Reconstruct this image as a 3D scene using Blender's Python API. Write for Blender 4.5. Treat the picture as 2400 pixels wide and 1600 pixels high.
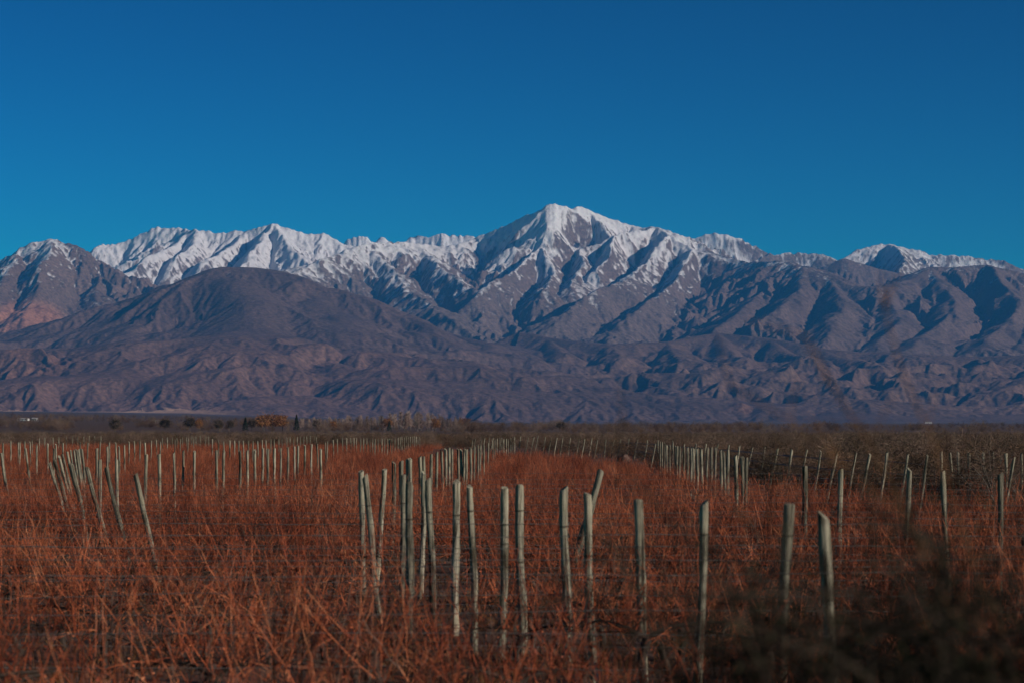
import bpy, math, random
import numpy as np

for o in list(bpy.data.objects):
    bpy.data.objects.remove(o, do_unlink=True)
SC = bpy.context.scene
C = SC.collection
R = math.radians
random.seed(7)
rng = np.random.default_rng(11)

# ------------------------------------------------------------------ camera
F = 5667.0            # focal length in pixels of the 2400 px wide photograph (85 mm lens)
HOR = 1010.0          # row of the horizon in that photograph
CAMZ = 2.4
cam = bpy.data.cameras.new('camera')
cam.sensor_width = 36.0
cam.lens = 85.0
cam.shift_y = (HOR - 800.0) / 2400.0
cam.clip_start = 0.1
cam.clip_end = 90000.0
cam.dof.use_dof = True
cam.dof.focus_distance = 105.0
cam.dof.aperture_fstop = 3.8
camo = bpy.data.objects.new('camera', cam)
C.objects.link(camo)
camo.location = (0, 0, CAMZ)
camo.rotation_euler = (R(90), 0, 0)
SC.camera = camo

# ------------------------------------------------------------------ sky, sun, exposure
SUN_EL, SUN_AZ = 22.0, 117.0        # degrees; azimuth from the view direction, clockwise
w = bpy.data.worlds.new('World')
SC.world = w
w.use_nodes = True
nt = w.node_tree
nt.nodes.clear()
sky = nt.nodes.new('ShaderNodeTexSky')
sky.sky_type = 'NISHITA'
sky.sun_disc = False
sky.sun_elevation = R(SUN_EL)
sky.sun_rotation = R(SUN_AZ)
sky.altitude = 2500
sky.air_density = 1.0
sky.dust_density = 0.0
sky.ozone_density = 3.0
hs = nt.nodes.new('ShaderNodeHueSaturation')
hs.inputs['Saturation'].default_value = 2.5
hs.inputs['Hue'].default_value = 0.49
bg = nt.nodes.new('ShaderNodeBackground')
bg.inputs['Strength'].default_value = 0.05
wo = nt.nodes.new('ShaderNodeOutputWorld')
def vmul(src, k):                    # the camera's contrast and colour response to the whole sky, the same everywhere
    x = nt.nodes.new('ShaderNodeVectorMath'); x.operation = 'MULTIPLY'; x.inputs[1].default_value = k
    nt.links.new(src, x.inputs[0]); return x.outputs[0]
gm = nt.nodes.new('ShaderNodeGamma'); gm.inputs['Gamma'].default_value = 2.25
nt.links.new(sky.outputs[0], hs.inputs['Color'])
nt.links.new(vmul(hs.outputs[0], (1 / 5., 1 / 5., 1 / 5.)), gm.inputs['Color'])
nt.links.new(vmul(gm.outputs[0], (2.2, 7.9, 4.3)), bg.inputs['Color'])
nt.links.new(bg.outputs[0], wo.inputs['Surface'])

sun = bpy.data.lights.new('sun', 'SUN')
sun.energy = 4.2
sun.angle = R(0.5)
sun.color = (1.0, 0.90, 0.78)
suno = bpy.data.objects.new('sun', sun)
C.objects.link(suno)
suno.location = (200, -100, 200)
suno.rotation_euler = (R(90 - SUN_EL), 0, R(180 - SUN_AZ))

SC.view_settings.view_transform = 'Standard'
SC.view_settings.look = 'None'
SC.view_settings.gamma = 1.0
SC.view_settings.use_curve_mapping = False
SC.view_settings.exposure = -0.05
SC.render.engine = 'CYCLES'
SC.cycles.use_denoising = True
SC.cycles.max_bounces = 5
SC.cycles.diffuse_bounces = 2
SC.cycles.glossy_bounces = 1
SC.cycles.volume_bounces = 1
SC.cycles.transparent_max_bounces = 8
SC.cycles.caustics_reflective = False
SC.cycles.caustics_refractive = False
HAZE_DENSITY = 1.8e-5
HAZE_COLOR = (0.07, 0.41, 1.0)

# ------------------------------------------------------------------ helpers
def tag(o, label=None, cat=None, group=None, kind=None):
    if label: o['label'] = label
    if cat: o['category'] = cat
    if group: o['group'] = group
    if kind: o['kind'] = kind
    return o

def link(name, data, parent=None, loc=None, rot=None, scale=None):
    o = bpy.data.objects.new(name, data)
    C.objects.link(o)
    if parent: o.parent = parent
    if loc is not None: o.location = loc
    if rot is not None: o.rotation_euler = rot
    if scale is not None: o.scale = scale
    return o

def np_mesh(name, verts, quads=None, tris=None, mat=None, smooth=False):
    me = bpy.data.meshes.new(name)
    verts = np.asarray(verts, np.float32).reshape(-1, 3)
    loops, starts, tot, n = [], [], [], 0
    if quads is not None and len(quads):
        q = np.asarray(quads, np.int32).reshape(-1, 4)
        loops.append(q.ravel()); starts.append(np.arange(len(q)) * 4); n = len(q) * 4
    if tris is not None and len(tris):
        t = np.asarray(tris, np.int32).reshape(-1, 3)
        loops.append(t.ravel()); starts.append(n + np.arange(len(t)) * 3)
    loops = np.concatenate(loops).astype(np.int32)
    starts = np.concatenate(starts).astype(np.int32)
    me.vertices.add(len(verts)); me.vertices.foreach_set('co', verts.ravel())
    me.loops.add(len(loops)); me.loops.foreach_set('vertex_index', loops)
    me.polygons.add(len(starts)); me.polygons.foreach_set('loop_start', starts)
    me.update(calc_edges=True)
    me.polygons.foreach_set('use_smooth', np.full(len(starts), smooth))
    if mat: me.materials.append(mat)
    return me

class MB:
    """collects tubes, boxes and leaves; build() makes ONE mesh"""
    def __init__(s): s.v, s.q, s.t, s.n = [], [], [], 0
    def add(s, v, q=None, t=None):
        s.v.append(np.asarray(v, np.float32))
        if q is not None and len(q): s.q.append(np.asarray(q, np.int32) + s.n)
        if t is not None and len(t): s.t.append(np.asarray(t, np.int32) + s.n)
        s.n += len(v)
    def tube(s, pts, rad, sides=3, cap=False):
        pts = np.asarray(pts, float); k = len(pts)
        rad = np.broadcast_to(np.asarray(rad, float), (k,))
        d = np.gradient(pts, axis=0)
        d /= np.linalg.norm(d, axis=1)[:, None] + 1e-9
        a = np.where(np.abs(d[:, 2:3]) > 0.9, np.array([[1., 0, 0]]), np.array([[0, 0, 1.]]))
        u = np.cross(d, a); u /= np.linalg.norm(u, axis=1)[:, None] + 1e-9
        v = np.cross(d, u)
        th = np.arange(sides) * 2 * math.pi / sides
        ring = pts[:, None] + rad[:, None, None] * (np.cos(th)[None, :, None] * u[:, None] + np.sin(th)[None, :, None] * v[:, None])
        i = np.arange(k - 1)[:, None] * sides; j = np.arange(sides)[None]; jn = (j + 1) % sides
        q = np.stack([i + j, i + jn, i + sides + jn, i + sides + j], -1).reshape(-1, 4)
        t = None
        if cap:
            c = (k - 1) * sides
            t = [(c, c + m, c + m + 1) for m in range(1, sides - 1)] + [(0, m + 1, m) for m in range(1, sides - 1)]
        s.add(ring.reshape(-1, 3), q, t)
    def box(s, x0, x1, y0, y1, z0, z1):
        v = [(x, y, z) for z in (z0, z1) for y in (y0, y1) for x in (x0, x1)]
        s.add(v, [(0, 2, 3, 1), (4, 5, 7, 6), (0, 1, 5, 4), (2, 6, 7, 3), (0, 4, 6, 2), (1, 3, 7, 5)])
    def leaves(s, cen, size, rg, flat=0.0):
        cen = np.asarray(cen, float); n = len(cen)
        a = rg.normal(size=(n, 3)); a /= np.linalg.norm(a, axis=1)[:, None]
        b = np.cross(a, rg.normal(size=(n, 3))); b /= np.linalg.norm(b, axis=1)[:, None]
        sz = (np.asarray(size) * rg.uniform(0.6, 1.4, n))[:, None]
        v = np.stack([cen - a * sz, cen + b * sz * .45, cen + a * sz, cen - b * sz * .45], 1).reshape(-1, 3)
        s.add(v, np.arange(n * 4).reshape(-1, 4))
    def mesh(s, name, mat, smooth=False):
        return np_mesh(name, np.concatenate(s.v), np.concatenate(s.q) if s.q else None, np.concatenate(s.t) if s.t else None, mat, smooth)
    def build(s, name, mat, parent=None, smooth=False, **k):
        return link(name, s.mesh(name, mat, smooth), parent, **k)

def mat_new(name):
    m = bpy.data.materials.new(name); m.use_nodes = True
    n = m.node_tree.nodes; l = m.node_tree.links
    b = n['Principled BSDF']
    b.inputs['Specular IOR Level'].default_value = 0.15
    b.inputs['Roughness'].default_value = 0.9
    return m, n, l, b

def ramp(n, cols):
    r = n.new('ShaderNodeValToRGB')
    e = r.color_ramp.elements
    while len(e) < len(cols): e.new(0.5)
    for k, (p, c) in enumerate(cols):
        e[k].position = p; e[k].color = (*c, 1)
    return r

def mat_simple(name, cols, scale=8.0, by_object=0.0, rough=0.9, bump=0.0, stretch=None, coord='Object', detail=4.0):
    """noise through a colour ramp, optionally shifted per object"""
    m, n, l, b = mat_new(name)
    tc = n.new('ShaderNodeTexCoord'); ns = n.new('ShaderNodeTexNoise')
    ns.inputs['Scale'].default_value = scale; ns.inputs['Detail'].default_value = detail
    src = tc.outputs[coord]
    if stretch:
        mp = n.new('ShaderNodeMapping'); mp.inputs['Scale'].default_value = stretch
        l.new(src, mp.inputs['Vector']); src = mp.outputs[0]
    l.new(src, ns.inputs['Vector'])
    val = ns.outputs['Fac']
    if by_object:
        oi = n.new('ShaderNodeObjectInfo'); ma = n.new('ShaderNodeMath'); ma.operation = 'MULTIPLY_ADD'
        ma.inputs[1].default_value = by_object; ma.inputs[2].default_value = -by_object / 2
        l.new(oi.outputs['Random'], ma.inputs[0])
        ad = n.new('ShaderNodeMath'); ad.operation = 'ADD'
        l.new(val, ad.inputs[0]); l.new(ma.outputs[0], ad.inputs[1]); val = ad.outputs[0]
    r = ramp(n, cols); l.new(val, r.inputs[0]); l.new(r.outputs[0], b.inputs['Base Color'])
    b.inputs['Roughness'].default_value = rough
    if bump:
        bp = n.new('ShaderNodeBump'); bp.inputs['Strength'].default_value = bump; bp.inputs['Distance'].default_value = 0.01
        l.new(ns.outputs['Fac'], bp.inputs['Height']); l.new(bp.outputs[0], b.inputs['Normal'])
    return m

def ordinal(k):
    words = ['', 'first', 'second', 'third', 'fourth', 'fifth', 'sixth', 'seventh', 'eighth', 'ninth', 'tenth', 'eleventh', 'twelfth']
    if k < len(words): return words[k]
    return str(k) + ('th' if 10 <= k % 100 <= 20 else {1: 'st', 2: 'nd', 3: 'rd'}.get(k % 10, 'th'))

# gradient noise -----------------------------------------------------------
def _hash(ix, iy, seed):
    h = (ix.astype(np.int64) * 374761393 + iy.astype(np.int64) * 668265263 + seed * 1442695041) & 0xffffffff
    h = ((h ^ (h >> 13)) * 1274126177) & 0xffffffff
    return (h ^ (h >> 16)) & 0xffffffff
def gnoise(x, y, seed=0):
    x0 = np.floor(x); y0 = np.floor(y); fx = x - x0; fy = y - y0
    ux = fx * fx * fx * (fx * (fx * 6 - 15) + 10); uy = fy * fy * fy * (fy * (fy * 6 - 15) + 10)
    def g(dx, dy):
        a = _hash(x0 + dx, y0 + dy, seed).astype(np.float32) * np.float32(2 * math.pi / 4294967296.0)
        return np.cos(a) * (fx - dx) + np.sin(a) * (fy - dy)
    a = g(0, 0); b = g(1, 0); c = g(0, 1); d = g(1, 1)
    return ((a + (b - a) * ux) * (1 - uy) + (c + (d - c) * ux) * uy) * 1.4
def fbm(x, y, oct=4, seed=0, gain=0.5):
    s = 0; a = 1.0
    for k in range(oct):
        s = s + a * gnoise(x * 2 ** k, y * 2 ** k, seed + k * 17); a *= gain
    return s
def sstep(a, b, x):
    t = np.clip((x - a) / (b - a), 0, 1); return t * t * (3 - 2 * t)

# ================================================================== THE LAND
def ground_z(X, Y):
    """flat valley floor, then the slow rise of the fan below the mountains"""
    t = np.clip((Y - 1200.0) / 13000.0, 0, 1.6)
    left = sstep(0.04, -0.22, X / np.maximum(Y, 1.0))
    return t * (52.0 + 70.0 * left)

# ---- mountains: ridge lines (photo x, photo y at 2352 px width, distance km) -> a height field with eroded gullies
RIDGES = [
 # owner, decay length km, crest rounding km, points
 ('bare_mountain', 3.0, .03, [(-420,760,22.5),(-260,690,23),(-100,640,23),(0,600,23),(25,586,23),(40,585,23),(60,570,23),(92,553,23),(110,552,23),(125,546,23),(165,560,23.3),(205,584,23.5),(260,628,23.8),(330,680,24)]),
 ('bare_mountain', 2.6, .03, [(125,546,23),(112,600,22.1),(90,660,21.2),(60,715,20.3),(70,760,19.6)]),
 ('bare_mountain', 2.6, .03, [(60,570,23),(20,640,21.6),(-30,690,20.5)]),
 ('bare_mountain', 2.6, .03, [(205,584,23.5),(215,640,22.4),(235,690,21.4)]),
 ('snow_ridge', 3.6, .03, [(150,640,28.5),(205,578,28.5),(225,563,28.5),(255,559,28.5),(290,552,28.5),(305,540,28.5),(332,528,28.5),(360,518,28.5),(385,521,28.5),(410,521,28.5),(432,527,28.3),(446,526,28),(482,532,28),(560,528,28),(600,522,28),(628,512,28),(660,523,28),(700,536,28),(716,536,28),(740,533,28),(790,556,28),(840,575,28)]),
 ('snow_ridge', 3.0, .03, [(446,526,28),(440,560,27.2),(415,600,26.4),(380,640,25.6)]),
 ('snow_ridge', 3.0, .03, [(560,528,28),(520,575,27),(480,600,26.2),(440,640,25.4)]),
 ('snow_ridge', 3.0, .03, [(628,512,28),(600,560,27),(570,605,26),(540,640,25)]),
 ('snow_ridge', 3.0, .03, [(628,512,28),(680,570,26.8),(720,615,25.8)]),
 ('snow_ridge', 3.0, .03, [(432,527,28.3),(330,610,26),(290,632,25.4)]),
 ('snow_ridge', 2.4, .02, [(780,565,31),(800,548,31),(835,537,31),(865,543,31),(895,539,31),(918,552,31),(930,545,31),(945,534,31),(985,527,31),(1030,520,31),(1060,526,31),(1092,540,31),(1120,560,31)]),
 ('snowy_peak', 3.3, .03, [(1060,556,25.4),(1092,544,25.5),(1140,527,25.5),(1200,500,25.5),(1240,482,25.5),(1268,472,25.5),(1290,471,25.5),(1312,476,25.5),(1335,474,25.6),(1352,480,25.6),(1400,500,25.6),(1450,518,25.6),(1480,519,25.5),(1502,517,25.4),(1525,526,25.2),(1545,536,25),(1600,571,24.6)]),
 ('snowy_peak', 3.4, .03, [(640,640,22.2),(720,604,23),(790,577,23.8),(850,561,24.3),(905,556,24.6),(960,557,25),(1020,563,25.2),(1092,552,25.4)]),
 ('snowy_peak', 3.0, .03, [(850,561,24.3),(890,615,23.2),(960,680,22),(1040,735,20.8)]),
 ('snowy_peak', 3.0, .03, [(960,557,25),(1010,620,23.6),(1085,662,22.5)]),
 ('snowy_peak', 3.0, .15, [(1275,471,25.5),(1262,520,24.9)]),
 ('snowy_peak', 1.5, .02, [(1350,480,25.6),(1382,508,25.25),(1404,534,25.0)]),
 ('snowy_peak', 3.0, .02, [(1180,566,24.5),(1240,568,24.6),(1330,560,24.7),(1420,536,24.9),(1502,519,25.3)]),
 ('snowy_peak', 2.6, .02, [(1240,568,24.6),(1195,612,23.8),(1135,645,22.9),(1085,690,21.9)]),
 ('snowy_peak', 2.6, .02, [(1240,568,24.6),(1275,622,23.6),(1255,665,22.6)]),
 ('snowy_peak', 2.6, .02, [(1330,560,24.7),(1345,610,23.8),(1310,655,22.8)]),
 ('snowy_peak', 2.6, .02, [(1420,536,24.9),(1400,590,24.0),(1370,620,23.4)]),
 ('snowy_peak', 2.6, .02, [(1545,536,25),(1500,590,24.1),(1440,640,23.0),(1370,668,22.2),(1320,705,21.4),(1275,742,20.6)]),
 ('snowy_peak', 2.6, .02, [(1600,571,24.6),(1560,625,23.4),(1510,680,22.2),(1450,725,21.2),(1385,765,20.3)]),
 ('broad_mountain', 3.6, .06, [(1600,571,24.6),(1660,590,24.2),(1720,603,23.8),(1790,598,23),(1850,611,22.5),(1900,632,22),(1960,652,21.6),(2035,662,21.5),(2090,640,22),(2140,612,22.5),(2200,612,22.5),(2260,607,22.6),(2330,625,22.6),(2400,640,22.4),(2520,650,22),(2750,640,22),(3000,670,22),(3500,700,22)]),
 ('broad_mountain', 2.6, .03, [(1720,603,23.8),(1750,660,22.4),(1735,690,21.4),(1690,725,20.4),(1640,755,19.6)]),
 ('broad_mountain', 2.6, .03, [(1850,611,22.5),(1835,670,21.2),(1780,720,20)]),
 ('broad_mountain', 2.6, .03, [(1900,632,22),(1945,700,20.5),(1900,770,19)]),
 ('broad_mountain', 2.6, .03, [(2035,662,21.5),(2070,730,20),(2020,800,18.6)]),
 ('broad_mountain', 2.6, .03, [(2140,612,22.5),(2190,690,20.8),(2150,755,19.4),(2080,810,18.2)]),
 ('broad_mountain', 2.6, .03, [(2260,607,22.6),(2340,690,20.8),(2310,745,19.6),(2240,800,18.4)]),
 ('broad_mountain', 2.6, .03, [(2400,640,22.4),(2380,730,20.2),(2330,800,18.6)]),
 ('broad_mountain', 2.6, .03, [(2600,650,22.4),(2560,740,20.2),(2490,800,18.6)]),
 ('snow_ridge', 2.6, .03, [(1540,570,28),(1575,549,28),(1610,538,28),(1640,533,28),(1690,548,28),(1760,580,28)]),
 ('snow_ridge', 2.6, .03, [(1740,590,26.6),(1770,580,26.6),(1800,576,26.6),(1880,578,26.6),(1925,593,26.6),(1990,625,26.6)]),
 ('snow_ridge', 3.2, .03, [(1900,620,27.5),(1945,590,27.5),(1990,570,27.5),(2050,554,27.5),(2075,559,27.5),(2100,566,27.5),(2148,585,27.5),(2165,583,27.5),(2220,588,27.5),(2255,594,27.5),(2300,600,27.5),(2345,613,27.5),(2450,640,27.5),(2600,650,27.5),(2800,640,27.5)]),
 ('snow_ridge', 2.6, .03, [(2050,554,27.5),(2075,590,26.4),(2060,625,25.6)]),
 ('broad_mountain', 2.6, .03, [(1880,612,25),(1935,593,25),(1980,606,25),(2030,622,25),(2095,636,25)]),
 ('dark_hill', 2.1, .45, [(-500,900,16.6),(-200,850,17),(-50,808,17.5),(60,775,17.8),(150,738,18),(230,708,18.2),(310,682,18.4),(370,655,18.5),(420,636,18.6),(470,622,18.7),(510,615,18.75),(548,613,18.8),(592,614,18.8),(640,621,18.75),(700,636,18.7),(760,662,18.7),(850,684,18.8),(920,716,18.9),(1000,752,19),(1100,785,19)]),
 ('dark_hill', 2.4, .5, [(530,613,18.7),(590,690,17.6),(560,770,16.5)]),
 ('dark_hill', 2.2, .35, [(670,640,18.7),(770,720,17.6),(720,800,16.4)]),
 ('dark_hill', 1.9, .12, [(850,684,18.8),(975,750,17.9),(935,830,16.6)]),
 ('dark_hill', 1.9, .12, [(1000,752,19),(1110,790,18),(1000,865,16.3)]),
 ('dark_hill', 2.2, .4, [(310,682,18.4),(350,760,17.2),(290,810,16.4)]),
 ('foothills', 1.9, .10, [(1120,795,19.4),(1190,760,19.6),(1260,775,19.3),(1400,790,18.6),(1540,782,18.6),(1640,765,19.2),(1760,775,18.8),(1900,800,18),(2050,815,17.8),(2200,820,17.6),(2400,815,17.4),(2700,820,17.2),(3000,830,17)]),
 ('foothills', 1.4, .06, [(1260,775,19.3),(1290,820,18),(1220,870,16.6)]),
 ('foothills', 1.4, .06, [(1400,790,18.6),(1430,830,17.4),(1350,880,16.2)]),
 ('foothills', 1.4, .06, [(1540,782,18.6),(1590,830,17.4),(1490,880,16)]),
 ('foothills', 1.4, .06, [(1640,765,19.2),(1720,835,17.2),(1640,900,15.6)]),
 ('foothills', 1.4, .06, [(1760,775,18.8),(1860,830,17.2),(1790,895,15.6)]),
 ('foothills', 1.4, .06, [(1900,800,18),(2010,845,16.8),(1930,905,15.4)]),
 ('foothills', 1.4, .06, [(2050,815,17.8),(2150,850,16.6),(2080,910,15.3)]),
 ('foothills', 1.4, .06, [(2200,820,17.6),(2290,860,16.4),(2220,920,15.2)]),
 ('foothills', 1.4, .06, [(2400,815,17.4),(2430,860,16.4),(2340,920,15.2)]),
 ('red_foothills', 1.0, .05, [(-400,850,15.1),(-150,838,15.2),(0,822,15.2),(60,805,15.2),(100,808,15.2),(150,836,15.2),(240,853,15.2),(330,872,15.1),(400,865,15),(470,870,15),(560,886,14.9),(620,882,14.9),(700,915,14.8),(790,910,14.9),(860,928,14.8)]),
 ('red_foothills', .8, .04, [(80,806,15.2),(140,860,14.7),(110,905,14.2)]),
 ('red_foothills', .8, .04, [(330,872,15.1),(390,905,14.6),(350,930,14.2)]),
 ('red_foothills', .8, .04, [(470,870,15),(540,905,14.5),(500,935,14.1)]),
 ('red_foothills', .8, .04, [(1130,940,14.6),(1190,925,14.6),(1245,912,14.6),(1300,935,14.5),(1350,950,14.5)]),
 ('red_foothills', .8, .04, [(1600,962,14.4),(1650,940,14.4),(1695,925,14.4),(1740,945,14.4),(1790,962,14.3)]),
]

def build_mountains(mats):
    inside = np.linspace(-.232, .232, 1180)
    u = np.concatenate([np.linspace(-.30, -.2325, 40), inside, np.linspace(.2328, .42, 110)])
    yk = np.concatenate([np.linspace(12.6, 16.5, 165, endpoint=False), np.linspace(16.5, 21, 130, endpoint=False),
                         np.linspace(21, 26.2, 190, endpoint=False), np.linspace(26.2, 28.6, 60, endpoint=False), np.linspace(28.6, 33, 32)]) * 1000
    U, Y = np.meshgrid(u.astype(np.float32), yk.astype(np.float32))
    X = U * Y
    km = 0.001
    n1 = fbm(X / 1700, Y / 1700, 3, 3); n2 = fbm(X / 1700, Y / 1700, 3, 91)
    wx = X + 60 * n1; wy = Y + 260 * n2
    GZ = ground_z(X, Y)
    H = np.full(X.shape, -1e9, np.float32)
    own = np.zeros(X.shape, np.int8)
    DM = np.full(X.shape, 1e9, np.float32)
    owners = ['piedmont', 'snowy_peak', 'snow_ridge', 'bare_mountain', 'broad_mountain', 'dark_hill', 'foothills', 'red_foothills']
    S = 2400.0 / 2352.0
    for name, L, rd, pts in RIDGES:
        if L in (2.6, 1.4) or (L == 1.9 and len(pts) == 3) or (L == 3.0 and len(pts) < 6): L *= .70      # side spurs are steeper than the main crests
        P = []
        for (px, py, D) in pts:
            D *= 1000.0
            P.append(((px * S - 1200) / F * D, D, CAMZ + (HOR - py * S) / F * D))
        best = np.full(X.shape, 1e12, np.float32); bz = np.zeros(X.shape, np.float32)
        for (ax, ay, az), (bx, by, b_z) in zip(P[:-1], P[1:]):
            dx, dy = bx - ax, by - ay
            t = np.clip(((wx - ax) * dx + (wy - ay) * dy) / (dx * dx + dy * dy), 0, 1)
            d2 = (wx - ax - t * dx) ** 2 + (wy - ay - t * dy) ** 2
            m = d2 < best
            best = np.where(m, d2, best); bz = np.where(m, az + t * (b_z - az), bz)
        d = np.sqrt(best); dd = np.sqrt(best + (rd * 1000) ** 2) - rd * 1000
        z0 = GZ * 0.6
        cut = .13
        h = z0 + (bz - z0) * np.maximum(np.exp(-dd / (L * 1000 * 1.12)) - cut, -.02) / (1 - cut)
        m = h > H
        H = np.where(m, h, H); own = np.where(m, owners.index(name), own); DM = np.where(m, d, DM)
    # hummocky low hills at the foot of the range
    rg = 1 - np.sqrt((1.7 * fbm(X / 1500 + .3 * n1, Y / 1000, 3, 41)) ** 2 + .02)
    env = sstep(13900, 14900, Y + 350 * n1 - 500 * sstep(-.08, -.16, U)) * sstep(19800, 17300, Y)
    hk = env * (20 + 165 * np.clip(rg - .15, 0, 1) ** 1.2) * (0.6 + 0.45 * sstep(13900, 16500, Y))
    fade = sstep(13200, 14300, Y + 500 * n2)
    rise = np.maximum(H - GZ, 0) * fade
    low = sstep(650, 160, rise)
    own = np.where(hk * low > rise * .8, np.where(U < -.05, 7, 6), own)
    DM = DM + (np.maximum(DM, 600) - DM) * sstep(.1, .7, low)
    H = GZ + rise + hk * low
    own = np.where(H < GZ + 6, 0, own)

    def grad(A):
        au = np.gradient(A, u.astype(np.float32), axis=1); ay = np.gradient(A, yk.astype(np.float32), axis=0)
        return au / Y, ay - (U / Y) * au
    # eroded gullies: stripes that run down the slope, finer octaves branch off the coarser ones
    def blur(A, ry, rx):
        for ax, r in ((0, ry), (1, rx)):
            pad = [(0, 0), (0, 0)]; pad[ax] = (r + 1, r)
            c = np.cumsum(np.pad(A, pad, mode='edge').astype(np.float64), axis=ax)
            n = A.shape[ax]
            A = ((np.take(c, np.arange(2 * r + 1, 2 * r + 1 + n), ax) - np.take(c, np.arange(0, n), ax)) / (2 * r + 1)).astype(np.float32)
        return A
    gx, gy = grad(H)
    gx, gy = blur(blur(gx, 2, 7), 2, 7), blur(blur(gy, 2, 7), 2, 7)
    slope = np.sqrt(gx * gx + gy * gy)
    amp_mask = sstep(.04, .42, slope) * (0.12 + 0.88 * sstep(0, 520, DM))
    amp_mask = blur(blur(amp_mask, 3, 8), 3, 8)
    soft = blur(np.where(own == 5, .42, np.where(own >= 6, .5, 1.0)).astype(np.float32), 3, 8)
    ribs = np.zeros(X.shape, np.float32)
    E = np.zeros(X.shape, np.float32); ex = np.zeros_like(E); ey = np.zeros_like(E)
    cell, amp = 1150.0, 125.0
    for o in range(5):
        sx, sy = gx + ex, gy + ey
        ln = np.sqrt(sx * sx + sy * sy) + 1e-4
        vx, vy = -sy / ln, sx / ln
        r_ = max(1, 4 - o)
        vx, vy = blur(vx, r_, 3 * r_), blur(vy, r_, 3 * r_)
        coh = np.sqrt(vx * vx + vy * vy) + 1e-4
        vx, vy = vx / coh, vy / coh
        coh = sstep(.22, .85, coh)
        px, py = X / cell, Y / cell
        ipx, ipy = np.floor(px), np.floor(py)
        va = np.zeros_like(E); vs = np.zeros_like(E); wt = np.zeros_like(E)
        for i in (-1, 0, 1):
            for j in (-1, 0, 1):
                h1 = _hash(ipx + i, ipy + j, 5 + o); 
                rx = ((h1 & 0xffff).astype(np.float32) / 65536.0); ry = ((h1 >> 16).astype(np.float32) / 65536.0)
                qx = px - ipx - i - rx; qy = py - ipy - j - ry
                wgt = np.exp(-(qx * qx + qy * qy) * 2.2)
                ph = (qx * vx + qy * vy) * (2 * math.pi * 0.95) + rx * 6.28
                va += np.cos(ph) * wgt; vs -= np.sin(ph) * wgt; wt += wgt
        va /= wt; vs /= wt
        mag = np.clip(np.sqrt(va * va + vs * vs) * 1.25, 0, 1)
        tri = (1 - 2 * np.abs(np.arctan2(vs, va)) / math.pi) * mag       # sharp crests and sharp gully floors
        ridge = .35 * va + .65 * tri
        if o >= 2: ribs += tri * (.8, .7, .6)[o - 2]
        a = amp * amp_mask * coh * soft
        E += ridge * a
        k = a * (2 * math.pi * 0.95) / cell
        ex += vs * vx * k; ey += vs * vy * k
        cell *= .5; amp *= .63
    rocky = blur(np.isin(own, [1, 2, 3, 4]).astype(np.float32), 4, 12)
    crag = 1 - np.abs(fbm(X / 330 + .4 * n1, Y / 420, 4, 77, .58))
    E += (6 + 38 * rocky * sstep(500, 1500, H)) * (crag - .7) * amp_mask * 1.6
    H2 = H + E - 55 * amp_mask
    crest = sstep(300, 0, DM) * np.isin(own, [1, 2, 3])
    H2 += crest * 16 * gnoise(X / 55, Y / 300, 8)
    bowl = np.exp(-((X - (1338 * S - 1200) / F * 25100) / 185) ** 2 - ((Y - 25060) / 240) ** 2)      # dark cliffed bowl right of the summit
    H2 -= 240 * bowl
    H2 = np.where(own == 0, np.minimum(H2, H + 1), H2)
    H2[:3] -= np.array([[30.], [18.], [8.]])

    # --- what the ground is made of: snow, rock, scrub (a property of the place, stored per vertex)
    gx, gy = grad(H2)
    slope = np.sqrt(gx * gx + gy * gy)
    k5 = H2.copy()
    for _ in range(5):
        k5[1:-1, 1:-1] = (k5[1:-1, :-2] + k5[1:-1, 2:] + k5[:-2, 1:-1] + k5[2:, 1:-1]) / 4
    conc = np.clip((k5 - H2) / 14.0, -1, 1)
    north = np.clip(gx * -1.0, -1, 1)           # slopes that look to the right of the picture keep less snow
    line = 1640 - 90 * n1 + 300 * np.clip(north, -0.6, 1) - 260 * conc + 430 * sstep(.55, 1.25, slope) + 210 * ribs - 90 + 120 * fbm(X / 210, Y / 520, 4, 55)
    line = line + np.where(own == 3, -170, 0) + np.where(own == 4, 60, 0) + np.where(own == 2, -440 + 330 * sstep(.05, .09, U), 0) + np.where(own == 1, -330, 0)
    line = line + 520 * bowl
    snow = sstep(-420, 560, H2 - line)
    snow = snow * (H2 > 1050)
    base = {0: (.14, .095, .070), 1: (.145, .100, .084), 2: (.150, .108, .094), 3: (.150, .095, .074), 4: (.130, .084, .070),
            5: (.112, .068, .057), 6: (.135, .080, .060), 7: (.17, .088, .062)}
    lut = np.array([base[k] for k in range(8)], np.float32)
    col = lut[own]
    for _ in range(14):                          # let neighbouring soils grade into each other
        col[1:-1, 1:-1] = (col[1:-1, :-2] + col[1:-1, 2:] + col[:-2, 1:-1] + col[2:, 1:-1]) / 4
    iron = (sstep(17300, 15200, Y) * sstep(.06, -.10, U) * (1 + .5 * n1))[..., None]    # red iron-stained soils in the left foothills
    col = col + np.clip(iron, 0, 1) * .45 * (np.array([.185, .092, .062], np.float32) - col)
    v1 = (1 + .22 * fbm(X / 500, Y / 500, 4, 63))[..., None]
    col = col * v1
    pxi = (U * F + 1200) / S; pyi = (HOR - (H2 - CAMZ) / Y * F) / S
    cliff = sstep(95, 55, np.hypot((pxi - 62) * .9, (pyi - 745) * 1.4)) * (own == 3)
    col += cliff[..., None] * np.array([.16, .05, .02], np.float32)
    fan = sstep(-.10, -.15, U) * sstep(13000, 13150, Y + 100 * n1) * sstep(13800, 13600, Y + 100 * n1) * (slope < .2)
    col += fan[..., None] * np.array([.34, .21, .13], np.float32)
    gnx, gny = -gx, -gy
    nl = np.sqrt(gnx * gnx + gny * gny + 1)
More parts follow.
